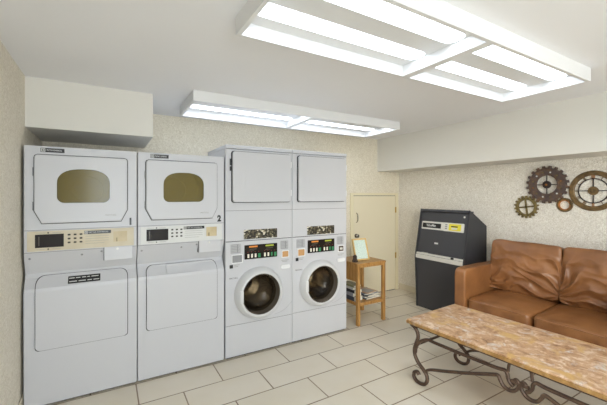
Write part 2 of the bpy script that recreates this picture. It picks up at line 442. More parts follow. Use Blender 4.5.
def badge(parent, x0, x1, z0, z1, y, words=True):
    b = link('badge', slab(rr(x0, x1, z0, z1, .002), y-.002, y), M['black'], parent)
    h = z1-z0
    bm = bmesh.new(); add_ring_slab(bm, rr(x0+.12*h, x0+.9*h, z0+.12*h, z1-.12*h, .001, 2), rr(x0+.24*h, x0+.78*h, z0+.24*h, z1-.24*h, .001, 2), y-.0026, y-.002)
    add_box(bm, x0+.4*h, x0+.62*h, y-.0026, y-.002, z0+.36*h, z1-.36*h)
    link('badge_emblem', bm, M['letter'], b)
    text('badge_lettering', 'MAYTAG COMMERCIAL', h*.5, M['letter'], b, (x0+1.15*h, y-.0026, (z0+z1)/2), sx=(x1-x0-1.35*h)/(h*.5*11.6))
    return b

def stacked_dryer(x, label, number, panel, lettered):
    t = thing('stacked_dryer', label, 'dryer', (x, 2.955, 0))
    W, D = .70, .80
    side = [(z, front_y(z)) for z in (.015, .815, .84, .905, .935, 1.06, 1.095, 1.842)]
    bm = bmesh.new()
    L = [bm.verts.new((0, y, z)) for z, y in side]+[bm.verts.new((0, D, 1.842)), bm.verts.new((0, D, .015))]
    R = [bm.verts.new((W, v.co.y, v.co.z)) for v in L]; n = len(L)
    bm.faces.new(L); bm.faces.new(R[::-1])
    for i in range(n): bm.faces.new((L[i], R[i], R[(i+1) % n], L[(i+1) % n]))
    es = [e for e in bm.edges if abs(e.verts[0].co.x-e.verts[1].co.x) < 1e-6 and not (e.verts[0].co.y > .5 and e.verts[1].co.y > .5)]
    bmesh.ops.bevel(bm, geom=es, offset=.006, segments=2, profile=.5, affect='EDGES')
    cab = link('cabinet', bm, M['white'], t)
    win = [(.187+.05, 1.439)]
    def window(g):   # flat sill, round lower corners, arched head
        x0, x1, z0 = .187-g, .515+g, 1.439-g; r = .045; zs = 1.583; top = 1.687+g; p = []
        for i in range(7):
            a = PI+.5*PI*i/6; p.append((x0+r+r*math.cos(a), z0+r+r*math.sin(a)))
        for i in range(7):
            a = 1.5*PI+.5*PI*i/6; p.append((x1-r+r*math.cos(a), z0+r+r*math.sin(a)))
        hw = (x1-x0)/2; cx = (x0+x1)/2
        for i in range(21):
            a = PI*i/20; ca = math.cos(a); sa = math.sin(a)
            p.append((cx+hw*math.copysign(abs(ca)**.75, ca), zs+(top-zs)*abs(sa)**.9))
        return p
    # cavity for the drum
    cut(cab, slab(circ(.351, 1.545, .235, 48), -.05, .60))
    link('drum', lathe([(.233, .001), (.233, .50), (.20, .52), (.12, .53), (.11, .50), (0, .50)], .351, 1.545), M['drum_tan'], t, smooth=True)
    def dshape(g):
        return [(.102-g*.6, 1.297-g), (.589+g*.6, 1.297-g), (.632+g, 1.385-g*.4), (.632+g, 1.762), (.632+g-.006, 1.774+g*.6), (.632-.018, 1.780+g), (.06+.018, 1.780+g), (.06-g+.006, 1.774+g*.6), (.06-g, 1.762), (.06-g, 1.385-g*.4)]
    link('door_seal', slab(dshape(.0055), -.0025, .0), M['gap'], t)
    dr = link('door', slab(dshape(0), -.022, -.0025, bev=.006), M['white'], t)
    cut(dr, slab(window(0), -.06, .06)); cut(t.children[2] if t.children[2].name.startswith('door_seal') else cab, slab(window(-.002), -.06, .001))
    link('window_pane', slab(window(.004), -.012, -.006), M['olive_pane'], dr)
    bm = bmesh.new(); a, b = window(.007), window(-.001); add_ring_slab(bm, a, b, -.0235, -.018); link('window_trim', bm, M['white'], dr)
    text('door_lettering', 'MAYTAG', .016, M['print'], dr, (.485, -.0225, 1.345), sx=1.1)
    for z in (1.42, 1.66): link('hinge', box(.050, .058, -.016, .0, z-.03, z+.03, bev=.002), M['seam'], t)
    badge(t, .093, .231, 1.800, 1.830, -.0)
    text('unit_number', number, .072, M['black'], t, (.655, -.0008, 1.287), align='CENTER', sx=.9, bold=.004)
    link('panel_seam', box(.002, .698, -.0008, .002, 1.2475, 1.2505), M['seam'], t)
    link('lower_seam', box(.002, .698, -.0008, .002, 1.0925, 1.0955), M['seam'], t)
    # control panel
    cp = link('control_panel', slab(rr(.020, .679, 1.102, 1.242, .004), -.006, .0, bev=.002), M[panel], t)
    link('display', slab(rr(.063, .227, 1.126, 1.219, .002), -.008, -.006), M['screen_dark'], cp)
    link('display_marks', box(.082, .088, -.0085, -.008, 1.14, 1.205), M['bronze_plastic'], cp)
    for k in range(9):
        kx = .250+.036*(k % 3); kz = 1.147+.028*(k//3)
        link('key', box(kx, kx+.017, -.010, -.006, kz, kz+.012, bev=.002), M['key'], cp)
    for xx, zz, w in [(.07, 1.229, .05), (.16, 1.229, .05), (.07, 1.114, .05), (.16, 1.114, .05)]+[(.358, 1.191-.018*q, ww) for q, ww in enumerate((.15, .15, .15, .12))]:
        link('printed_line', box(xx, xx+w, -.0064, -.006, zz-.001, zz+.001), M['print'], cp)
    for xx, zz in ((.137, 1.229), (.137, 1.114)): link('indicator', lathe([(0, -.009), (.005, -.008), (.005, -.006)], xx, zz, n=12), M['black'], cp)
    badge(cp, .35, .522, 1.207, 1.231, -.006)
    bm = bmesh.new(); add_ring_slab(bm, rr(.528, .641, 1.127, 1.228, .003), rr(.538, .631, 1.137, 1.218, .003), -.010, -.006)
    link('coin_plate_rim', bm, M[panel], cp)
    cpz = link('coin_plate', box(.536, .633, -.0075, -.006, 1.135, 1.220), M['coin'], cp)
    link('coin_slot', box(.556, .566, -.014, -.0075, 1.140, 1.170, bev=.002), M['coin_metal'], cpz)
    # coin box and lock
    cb = link('coin_box', slab(rr(.479, .667, 1.000, 1.098, .004), -.006, .045, bev=.002), M['white'], t)
    link('coin_box_shadow_line', box(.472, .4785, -.002, .045, 1.000, 1.098), M['seam'], cb)
    link('lock', lathe([(0, -.010), (.008, -.010), (.009, -.006)], .565, 1.083, n=16), M['silver'], cb)
    for xx, zz in ((.335, 1.055), (.03, 1.05), (.46, 1.07)): link('screw', lathe([(0, front_y(zz)-.004), (.007, front_y(zz)-.003), (.008, front_y(zz)+.002)], xx, zz, n=14), M['pocket_grey'], t)
    # lower door, bending over the ledge
    cuts = (.815, .828, .84, .86, .88, .905)
    for nm, g, y0, y1, m in (('lower_door_seal', .005, -.003, .004, 'gap'), ('lower_door', 0, -.012, -.0028, 'white')):
        bm = slab(rr(.066-g, .633+g, .404-g, .917+g*.4, (.025, .025, .05, .05), 5), y0, y1, bev=(.003 if g == 0 else 0)); drape(bm, cuts)
        ld = link(nm, bm, M[m], t)
    if lettered:
        bm = slab(rr(.250, .452, .851, .897, .002), -.0145, -.012); drape(bm, (.86, .88)); lb = link('notice_sticker', bm, M['black'], ld)
        bm = bmesh.new()
        for z, runs in ((.885, ((.256, .29), (.297, .325), (.335, .36), (.368, .385), (.394, .44))), (.864, ((.258, .305), (.315, .36), (.37, .398), (.408, .445)))):
            for a, b in runs: add_box(bm, a, b, -.0152, -.0145, z-.0026, z+.0026)
        drape(bm, ()); link('sticker_lettering', bm, M['letter'], lb)
    bm = slab(rr(.215, .47, .852, .916, .006), -.030, -.011, bev=.004) if not lettered else slab(rr(.50, .60, .902, .908, .002), -.014, -.011)
    drape(bm, (.86, .88, .905)); link('door_handle_lip', bm, M['white'], ld)
    for z in (.46, .78): link('hinge', box(.054, .0615, -.006, .0, z-.03, z+.03, bev=.002), M['white'], t)
    link('kick_gap', box(.01, .69, .02, .79, .002, .016), M['gap'], t)
    for xx in (.06, .64):
        for yy in (.08, .72): link('foot', box(xx-.02, xx+.02, yy-.02, yy+.02, 0, .015), M['feet'], t)
    return t
stacked_dryer(-.503, 'white stacked dryer with cream control panel and number 1, beside the left wall', '1', 'cream_panel', True)
stacked_dryer(.203, 'white stacked dryer with white control panel and number 2, next to the washers', '2', 'white_panel', False)

# ------------------------------------------------------------------ stacked washer and dryer towers
def washer_tower(x, label, second):
    t = thing('stacked_washer_dryer', label, 'washer', (x, 2.955, 0))
    W, D = .685, .62
    cx, cz = .324, .574
    bm = bmesh.new(); add_box(bm, 0, W, 0, D, .015, 1.070)
    es = [e for e in bm.edges if max(e.verts[0].co.y, e.verts[1].co.y) < .01]
    bmesh.ops.bevel(bm, geom=es, offset=.006, segments=2, profile=.5, affect='EDGES')
    cab = link('washer_cabinet', bm, M['white'], t)
    cut(cab, slab(circ(cx, cz, .20, 56), -.05, .45))
    bm = bmesh.new(); add_box(bm, 0, W, 0, D, 1.073, 1.922)
    es = [e for e in bm.edges if max(e.verts[0].co.y, e.verts[1].co.y) < .01]
    bmesh.ops.bevel(bm, geom=es, offset=.006, segments=2, profile=.5, affect='EDGES')
    link('dryer_cabinet', bm, M['white'], t)
    link('top_cap', box(0, W, -.006, D, 1.924, 1.957, bev=.004), M['white'], t)
    link('cabinet_joint', box(.004, W-.004, .004, D-.004, 1.066, 1.926), M['gap'], t)
    link('upper_seam', box(.003, W-.003, -.0008, .002, 1.353, 1.3565), M['seam'], t)
    # dryer door above
    link('dryer_door_seal', slab(rr(.054, .658, 1.428, 1.902, .022), -.012, .0), M['gap'], t)
    dd = link('dryer_door', slab(rr(.060, .652, 1.434, 1.896, .02), -.034, -.012, bev=.007), M['white'], t)
    bm = bmesh.new(); add_ring_slab(bm, rr(.118, .182, 1.572, 1.716, .01), rr(.121, .179, 1.575, 1.713, .009), -.0352, -.034)
    link('handle_recess_rim', bm, M['white'], dd)
    link('handle_recess', box(.136, .164, -.0352, -.034, 1.600, 1.690, bev=.0008), M['white'], dd)
    for z in (1.52, 1.80): link('hinge', box(.653, .668, -.03, 0, z-.03, z+.03, bev=.003), M['white_trim'], t)
    if not second:
        for z0, z1 in ((1.72, 1.76), (1.77, 1.83)): link('hinge_gap', box(.040, .0535, -.010, 0, z0, z1), M['gap'], t)
    # patterned strip and screen
    pf = bmesh.new(); add_ring_slab(pf, rr(.168, .522, 1.080, 1.180, .003), rr(.173, .517, 1.086, 1.174, .003), -.003, 0)
    link('button_strip', slab(rr(.173, .517, 1.086, 1.174, .003), -.0025, 0), M['strip'], t); link('strip_bezel', pf, M['white'], t)
    sc = link('control_screen', slab(rr(.180, .517, .897, 1.030, .004), -.005, 0), M['screen_dark'], t)
    for h0, colr in ((.19, 'orange'), (.358, 'yellowgreen')):
        link('screen_label', box(h0+.035, h0+.12, -.0058, -.005, 1.005, 1.020), M[colr], sc)
        bm = bmesh.new(); add_box(bm, h0+.04, h0+.11, -.0058, -.005, .985, .993); add_box(bm, h0+.03, h0+.085, -.0058, -.005, .972, .977)
        link('screen_print', bm, M['bronze_plastic'], sc)
        for k in range(3):
            link('screen_key', box(h0+.018+.036*k, h0+.036+.036*k, -.009, -.005, .910, .946, bev=.002), M['button'] if (k < 3 and not (k == 2 and colr == 'yellowgreen')) else M['green'], sc)
        link('start_key', box(h0+.124, h0+.150, -.009, -.005, .906, .945, bev=.002), M['green'], sc)
        bm = bmesh.new()
        for k in range(4): add_box(bm, h0+.02+.036*k, h0+.026+.036*k, -.0058, -.005, .961, .967)
        link('key_lamps', bm, M['red'], sc)
    # left label and pocket
    def lined_label(x0, x1, z0, z1):
        l = link('instruction_label', slab(rr(x0, x1, z0, z1, .003), -.0025, 0), M['label_grey'], t)
        bm = bmesh.new(); n = 6
        for i in range(n):
            z = z0+(z1-z0)*(i+.6)/n; add_box(bm, x0+.008, x1-.01-.01*(i % 2), -.003, -.0025, z-.002, z+.002)
        add_box(bm, x0+(x1-x0)*.62, x0+(x1-x0)*.70, -.003, -.0025, z0+.006, z1-.006)
        link('label_print', bm, M['pocket_grey'], l)
    def pocket(x0, x1, z0, z1, m):
        bm = bmesh.new(); add_ring_slab(bm, rr(x0-.007, x1+.007, z0-.007, z1+.007, .004), rr(x0, x1, z0, z1, .003), -.009, 0)
        pk = link('pocket_rim', bm, M['white_trim'], t); link('pocket_face', box(x0, x1, -.002, 0, z0, z1), M[m], pk)
        return pk
    lined_label(.046, .147, .962, 1.048)
    if second: pocket(.064, .140, .880, .945, 'pocket_orange')
    else: pocket(.062, .155, .878, .945, 'pocket_grey')
    link('indicator_square', box(.038, .070, -.004, 0, .828, .860, bev=.003), M['black'], t)
    bm = bmesh.new(); add_box(bm, .078, .135, -.001, 0, .852, .856); add_box(bm, .078, .12, -.001, 0, .838, .842); link('printed_lines', bm, M['print'], t)
    text('lettering', 'MAYTAG', .020, M['print_dark'], t, (.035, -.0008, .735), sx=1.0)
    lined_label(.552, .640, .962, 1.046)
    pk = pocket(.572, .640, .885, .942, 'pocket_dark' if second else 'pocket_orange')
    if second: link('coin_slide', box(.590, .620, -.018, -.002, .902, .925, bev=.003), M['silver'], pk)
    bm = bmesh.new(); add_box(bm, .565, .645, -.001, 0, .850, .854); add_box(bm, .572, .63, -.001, 0, .838, .842); link('printed_lines', bm, M['print'], t)
    link('coin_tray', slab(rr(.560, .655, .770, .808, .01), -.014, 0, bev=.005), M['white_trim'], t)
    # body relief
    bm = bmesh.new()
    add_bar(bm, [Vector(p) for p in ((.003, -.0002, .305), (.20, -.0002, .303), (W-.003, -.0002, .300))], .0018, .0018, side=Vector((0, 1, 0)))
    link('kick_panel_seam', bm, M['seam'], t)
    bm = bmesh.new()
    add_bar(bm, catmull([(.49, -.0002, .335), (.55, -.0002, .345), (.62, -.0002, .375), (W-.004, -.0002, .43)], 6), .002, .002, side=Vector((0, 1, 0)))
    link('front_crease', bm, M['label_grey'], t)
    # porthole door
    ring = link('porthole_door', lathe([(.243, .0), (.243, -.012), (.236, -.035), (.222, -.066), (.208, -.080), (.196, -.082), (.190, -.076), (.190, -.060), (.190, .0)], cx, cz, n=64, close=True), M['ring'], t, smooth=True)
    link('inner_ring', lathe([(.190, -.074), (.184, -.076), (.170, -.02), (.160, .02), (.190, .02)], cx, cz, n=64, close=True), M['bronze_plastic'], ring, smooth=True)
    link('glass_bowl', lathe([(.172, -.025), (.150, .02), (.11, .05), (.05, .062), (0, .064)], cx, cz, n=48), M['washer_pane'], ring, smooth=True)
    link('door_latch', box(cx-.215, cx-.180, -.088, -.07, cz-.055, cz+.055, bev=.006), M['ring'], ring)
    drum = link('drum', lathe([(.198, .0), (.198, .40), (.19, .42), (.10, .42), (.06, .39), (0, .38)], cx, cz, n=56), M['steel'], t, smooth=True)
    for k in range(3):
        a = 2*PI*k/3+.6+(.7 if second else 0); bm = bmesh.new()
        add_bar(bm, [Vector((cx+.17*math.cos(a), y, cz+.17*math.sin(a))) for y in (.06, .2, .40)], .028, .03, side=Vector((-math.sin(a), 0, math.cos(a))))
        link('drum_lifter', bm, M['steel'], drum, smooth=True)
    link('kick_gap', box(.01, W-.01, .02, D-.01, .002, .016), M['gap'], t)
    for xx in (.06, W-.06):
        for yy in (.08, D-.08): link('foot', box(xx-.02, xx+.02, yy-.02, yy+.02, 0, .015), M['feet'], t)
    return t
washer_tower(.915, 'white washer and dryer tower next to the number 2 dryer, orange pocket on its right', False)
washer_tower(1.603, 'white washer and dryer tower beside the wooden side table, rightmost of the machines', True)

# ------------------------------------------------------------------ card kiosk
def kiosk():
    t = thing('payment_kiosk', 'charcoal payment kiosk with slanted front and yellow card reader, left of the sofa', 'kiosk', (3.62, 3.135, 0), -PI/2)
    # local: x to the right along the front, y back to the wall, z up
    W = .725; B = .4235
    prof = [(0, 0), (-.03, .66), (-.03, .685), (.09, 1.318), (B, 1.118), (B, 0)]
    def plate(x0, x1, p):
        bm = bmesh.new(); L = [bm.verts.new((x0, y, z)) for y, z in p]; R = [bm.verts.new((x1, y, z)) for y, z in p]; n = len(p)
        bm.faces.new(L); bm.faces.new(R[::-1])
        for i in range(n): bm.faces.new((L[i], R[i], R[(i+1) % n], L[(i+1) % n]))
        return bm
    for x0 in (0, W-.018): link('side_panel', plate(x0, x0+.018, prof), M['atm_side'], t)
    link('lower_panel', plate(.018, W-.018, [(.012, 0), (-.016, .655), (.10, .655), (.10, 0)]), M['atm'], t)
    sy = lambda z: -.03+(z-.685)*(.12/.633)+.022
    link('slanted_panel', plate(.018, W-.018, [(sy(.66), .66), (sy(1.300), 1.300), (sy(1.300)+.08, 1.300), (sy(.66)+.08, .66)]), M['atm'], t)
    bm = plate(.018, W-.018, [(.07, 1.290), (.088, 1.316), (B-.02, 1.116), (B-.02, 1.09)]); link('top_panel', bm, M['atm'], t)
    link('back_panel', box(.018, W-.018, B-.02, B, .0, 1.112), M['atm_side'], t)
    ang = math.atan2(.12, .633)
    def on(z, off=0): return (0, sy(z)-off, z)
    # everything on the slant is built flat (z up, y out) and tilted back
    root_rot = (-ang, 0, 0)
    base = sy(1.10)
    def tl(name, bm, m, parent=None):
        return link(name, bm, m, parent or t, loc=(0, base, 1.10) if parent is None else None, rot=root_rot if parent is None else None)
    bz = tl('bezel_strip', slab(rr(.045, .400, -.052, .052, .006), -.010, 0, bev=.003), M['silver'])
    scn = link('name_display', box(.060, .345, -.012, -.010, -.032, .030), M['black'], bz)
    text('display_lettering', 'ValueMat', .046, M['letter'], bz, (.195, -.0128, 0), align='CENTER', sx=.85, bold=.0005)
    rb = link('card_reader', slab(rr(.385, .662, -.056, .052, .008), -.016, 0, bev=.004), M['silver'], bz)
    rf = link('reader_face', slab(rr(.465, .630, -.043, .040, .010), -.020, -.016, bev=.002), M['yellow'], rb)
    link('card_slot', box(.500, .588, -.023, -.020, .000, .014), M['black'], rf)
    link('slot_lip', box(.505, .583, -.0225, -.020, -.028, -.008, bev=.001), M['letter'], rf)
    bm = bmesh.new()
    for k in range(3): add_box(bm, .410, .440, -.018, -.016, -.030+.024*k, -.016+.024*k)
    link('reader_marks', bm, M['pocket_grey'], rb)
    link('key_lock', lathe([(0, -.008), (.010, -.008), (.012, 0)], .650, .135, n=20), M['silver'], bz)
    link('sticker', box(.270, .325, -.001, 0, -.235, -.215), M['letter'], bz)
    # shelf ledge between the panels
    lg = link('ledge', box(.018, W-.018, -.035, .03, .662, .712, bev=.003), M['silver'], t)
    link('ledge_lip', box(.018, W-.018, -.018, .04, .716, .738, bev=.003), M['silver'], t)
    link('ledge_button', box(.10, .20, -.022, .0, .738, .744, bev=.002), M['silver'], lg)
    link('ledge_latch', box(.545, .580, -.028, -.01, .716, .740, bev=.003), M['black'], lg)
kiosk()

# ------------------------------------------------------------------ wooden side table and what is on it
def side_table():
    t = thing('side_table', 'honey wood side table with a lower shelf, beside the washer tower', 'side table', (2.45, 2.955, 0))
    W, D, H = .435, .435, .715; L = .038
    link('tabletop', box(0, W, 0, D, H-.022, H, bev=.003), M['wood'], t)
    for x in (.004, W-L-.004):
        for y in (.004, D-L-.004): link('leg', box(x, x+L, y, y+L, 0, H-.022, bev=.003), M['wood'], t)
    link('apron', box(L+.004, W-L-.004, .01, .030, H-.052, H-.022), M['wood'], t)
    link('apron', box(L+.004, W-L-.004, D-.030, D-.01, H-.052, H-.022), M['wood'], t)
    link('side_panel', box(.012, .028, L+.004, D-L-.004, .50, H-.022), M['wood'], t)
    link('apron', box(W-.028, W-.012, L+.004, D-L-.004, H-.052, H-.022), M['wood'], t)
    bm = bmesh.new(); add_box(bm, .008, W-.008, L+.004, D-L-.004, .225, .262, bev=.003); add_box(bm, L+.004, W-L-.004, .008, L+.004, .225, .262, bev=.002)
    link('shelf', bm, M['wood'], t)
side_table()

def small_frame():
    t = thing('framed_notice', 'gold framed notice on pale green paper, leaning back on the side table', 'framed notice', (2.535, 3.10, .7155), math.radians(-4))
    w, h = .205, .262; tilt = math.radians(-17)
    f = bmesh.new(); add_ring_slab(f, rr(0, w, 0, h, .003, 1), rr(.017, w-.017, .017, h-.017, .001, 1), -.008, .008)
    dz = .0028
    link('frame', f, M['frame_wood'], t, loc=(0, 0, dz), rot=(tilt, 0, 0))
    link('paper', box(.017, w-.017, -.001, .001, .017, h-.017), M['paper'], t, loc=(0, 0, dz), rot=(tilt, 0, 0))
    link('backing', box(.010, w-.010, .002, .006, .010, h-.010), M['gap'], t, loc=(0, 0, dz), rot=(tilt, 0, 0))
    bm = bmesh.new(); add_bar(bm, [Vector((w/2, .06, .18)), Vector((w/2, .125, .003))], .012, .002, side=Vector((1, 0, 0))); link('easel_strut', bm, M['gap'], t)
small_frame()

def figurine():   # a small dark cone-shaped ornament
    t = thing('dark_ornament', 'small dark ornament sitting on the side table left of the framed notice', 'ornament', (2.503, 3.068, .715))
    bm = bmesh.new(); n = 20
    prof = [(.0, 0), (.030, 0), (.033, .012), (.026, .03), (.020, .05), (.024, .062), (.017, .075), (.008, .082), (0, .084)]
    rings = [[bm.verts.new((r*math.cos(2*PI*i/n)*(1+.12*math.sin(3*i)), r*math.sin(2*PI*i/n)*(1+.12*math.sin(3*i)), z)) for i in range(n)] if r > 0 else [bm.verts.new((0, 0, z))] for r, z in prof]
    for A, B in zip(rings, rings[1:]):
        for i in range(n):
            j = (i+1) % n
            if len(A) == 1: bm.faces.new((A[0], B[i], B[j]))
            elif len(B) == 1: bm.faces.new((A[i], A[j], B[0]))
            else: bm.faces.new((A[i], A[j], B[j], B[i]))
    link('body', bm, M['gear_black'], t, smooth=True)
figurine()

def magazine(loc, w, d, h, rz, cov, label, extra=None, group='magazines on the side table shelf'):
    t = thing('magazine', label, 'magazine', loc, math.radians(rz), group)
    link('pages', box(-w/2+.002, w/2-.002, -d/2+.002, d/2-.002, .0012, h-.0012), M['button'], t)
    bm = bmesh.new(); add_box(bm, -w/2, w/2, -d/2, d/2, 0, .0012); add_box(bm, -w/2, w/2, -d/2, d/2, h-.0012, h); add_box(bm, -w/2-.0008, -w/2+.001, -d/2, d/2, 0, h)
    c = link('cover', bm, cov, t)
    if extra:
        link('cover_picture', box(-w*.38, w*.30, -d*.40, d*.22, h, h+.0004), extra, c)
mg = {k: mat('magazine_'+k, c, .35) for k, c in dict(slate=(64, 68, 78), black=(42, 42, 46), grey=(150, 150, 156), white=(196, 194, 190), tan=(188, 156, 124), blue=(84, 100, 128), olive=(128, 126, 92)).items()}
z = .2625
for w, d, h, rz, cv, ex, lb in ((.24, .28, .016, 4, 'slate', 'grey', 'dark slate magazine at the bottom of the front pile on the shelf'),
                                (.23, .27, .014, -3, 'grey', None, 'grey magazine second from the bottom of the front shelf pile'),
                                (.23, .28, .016, 8, 'black', 'tan', 'black magazine in the middle of the front shelf pile'),
                                (.21, .26, .010, -6, 'blue', 'slate', 'blue magazine just under the tan one of the front shelf pile'),
                                (.19, .24, .008, 12, 'tan', 'grey', 'tan magazine lying on top of the front shelf pile')):
    magazine((2.742, 3.165, z), w, d, h, rz, mg[cv], lb, mg[ex] if ex else None); z += h+.0008
z = .2625
for w, d, h, rz, cv, ex, lb in ((.15, .25, .05, 2, 'slate', None, 'thick slate book at the bottom of the tall left pile on the shelf'),
                                (.14, .23, .040, -2, 'grey', None, 'grey book second from the bottom of the tall left pile'),
                                (.14, .24, .035, 3, 'black', None, 'black book near the top of the tall left shelf pile'),
                                (.13, .22, .028, -3, 'white', None, 'white book below the olive one in the tall left pile'),
                                (.13, .22, .022, 2, 'olive', None, 'olive book on top of the tall left shelf pile')):
    magazine((2.528, 3.17, z), w*.85, d, h, rz, mg[cv], lb, None, 'books in the tall pile on the side table shelf'); z += h+.0006

# ------------------------------------------------------------------ sofa
def cushion(hx, hy, hz, p=7, res=40, fn=None):
    bm = bmesh.new(); bmesh.ops.create_cube(bm, size=2.0)
    bmesh.ops.subdivide_edges(bm, edges=bm.edges[:], cuts=res, use_grid_fill=True)
    for v in bm.verts:
        u = v.co.copy(); n = (abs(u.x)**p+abs(u.y)**p+abs(u.z)**p)**(1/p)
        q = u/n; v.co = Vector((q.x*hx, q.y*hy, q.z*hz))
        if fn: v.co += fn(q, v.co)
    return bm
def sofa():
    t = thing('sofa', 'brown leather two-seat sofa with wrinkled back cushions under the gear decorations', 'sofa', (3.125, 2.215, 0), math.radians(-88.5))
    A = .127; S = .595; W = 2*A+2*S; D = .870
    def soft(name, x0, x1, y0, y1, z0, z1, p=14, res=24, fn=None, parent=t, rot=None):
        c = ((x0+x1)/2, (y0+y1)/2, (z0+z1)/2)
        return link(name, cushion((x1-x0)/2, (y1-y0)/2, (z1-z0)/2, p, res, fn), M['leather'], parent, smooth=True, loc=c, rot=rot, angle=3.0)
    soft('base_frame', A-.01, W-A+.01, .03, D-.02, .07, .285, p=24)
    soft('back_frame', .0, W, D-.15, D, .06, .90, p=20)
    def armfn(q, c): return Vector((0, -.004, .006))*max(0, noise.noise(c*6))
    for x0 in (0, W-A): soft('arm', x0, x0+A, 0, D-.01, .06, .745, p=13, res=28, fn=armfn)
    for k in range(2):
        x0 = A+k*S
        def seatfn(q, c, k=k):
            top = max(0, q.z)
            crown = (1-q.x**2)*(1-q.y**2*.8)*.022*top
            w = .004*noise.noise(Vector((c.x*7+k*9, c.y*9, 0)))*top
            slope = .030*(q.y+1)*.5*top
            edge = .004*math.sin(c.x*60+3*noise.noise(c*8))*(abs(q.y) > .9)*(q.z < .6)*.4
            return Vector((0, edge, crown+w+slope))
        soft('seat_cushion', x0+.002, x0+S-.002, .0, .70, .27, .458, p=9, res=36, fn=seatfn)
        bm = bmesh.new()
        add_bar(bm, [Vector((x0+.03+(S-.06)*i/10, .006, .444-.001*math.sin(i))) for i in range(11)], .005, .005, side=Vector((0, 1, 0)))
        link('piping', bm, M['leather'], t, smooth=True)
    for k in range(2):
        x0 = A+k*S-(.04 if k == 0 else 0); x1 = A+(k+1)*S+(.04 if k == 1 else 0)+(.03 if k == 0 else 0); x0 += (.03 if k == 1 else 0)
        def backfn(q, c, k=k):
            f = max(0, -q.y)
            rg = lambda a: 1.2-2.4*abs(math.sin(a/2))**.8
            X, Z = q.x, q.z
            # folds: fan out of the lower right (k=0) / lower left (k=1) corner and sag along the middle
            s = 1 if k == 0 else -1
            px, pz = X*s-1.15, Z+.85
            ang = math.atan2(pz, -px); r = math.hypot(px, pz)
            nz = noise.noise(Vector((X*1.6+k*5, Z*1.6, .3)))
            fan = rg(ang*15+4.5*nz)*math.exp(-((r-.75)/.75)**2)
            px2, pz2 = X*s+1.1, Z+.95
            ang2 = math.atan2(pz2, px2); r2 = math.hypot(px2, pz2)
            fan2 = rg(ang2*12+3.5*nz+1)*math.exp(-((r2-.5)/.55)**2)
            diag = rg((Z*1.0+X*.55*s+.6*nz)*9+2*noise.noise(Vector((X*2.5, Z*2.5, 2+k))))
            mask = max(0, 1-max(0, (Z-.35))/.5)
            rnd = noise.noise(Vector((X*3.3, Z*3.3, 7+k)))+.5*noise.noise(Vector((X*7, Z*7, 4+k)))
            d = (fan*.016+fan2*.014+diag*.008*mask+rnd*.009*mask)*(.25+.75*mask)
            crown = (1-X**2)*(1-Z**2)*.035
            return Vector((.006*noise.noise(Vector((Z*5, k, 1)))*abs(X)**4, (-d-crown)*f, (.010*noise.noise(Vector((X*2.2, 3+k, 0)))-.018*(1-X*X)*0)*max(0, Z)))
        o = soft('back_cushion', x0+.003, x1-.003, .50, .70, .475, 1.005, p=13, res=84, fn=backfn, rot=(math.radians(-12), 0, 0))
        bm = bmesh.new(); hz = .258; hx = (x1-x0)/2-.006
        # welt along the seam edge beside the other cushion
        s = 1 if k == 0 else -1
        add_bar(bm, catmull([(s*(hx-.004), -.070, -hz+.03), (s*(hx+.002), -.074, -.08), (s*hx, -.076, .08), (s*(hx-.008), -.070, hz-.03)], 6), .005, .005, side=Vector((1, 0, 0)))
        link('welt', bm, M['leather'], o, smooth=True)
    for x in (.07, W-.07):
        for y in (.07, D-.07):
            link('foot', box(x-.03, x+.03, y-.03, y+.03, 0, .085, bev=.004), M['gear_black'], t)
sofa()

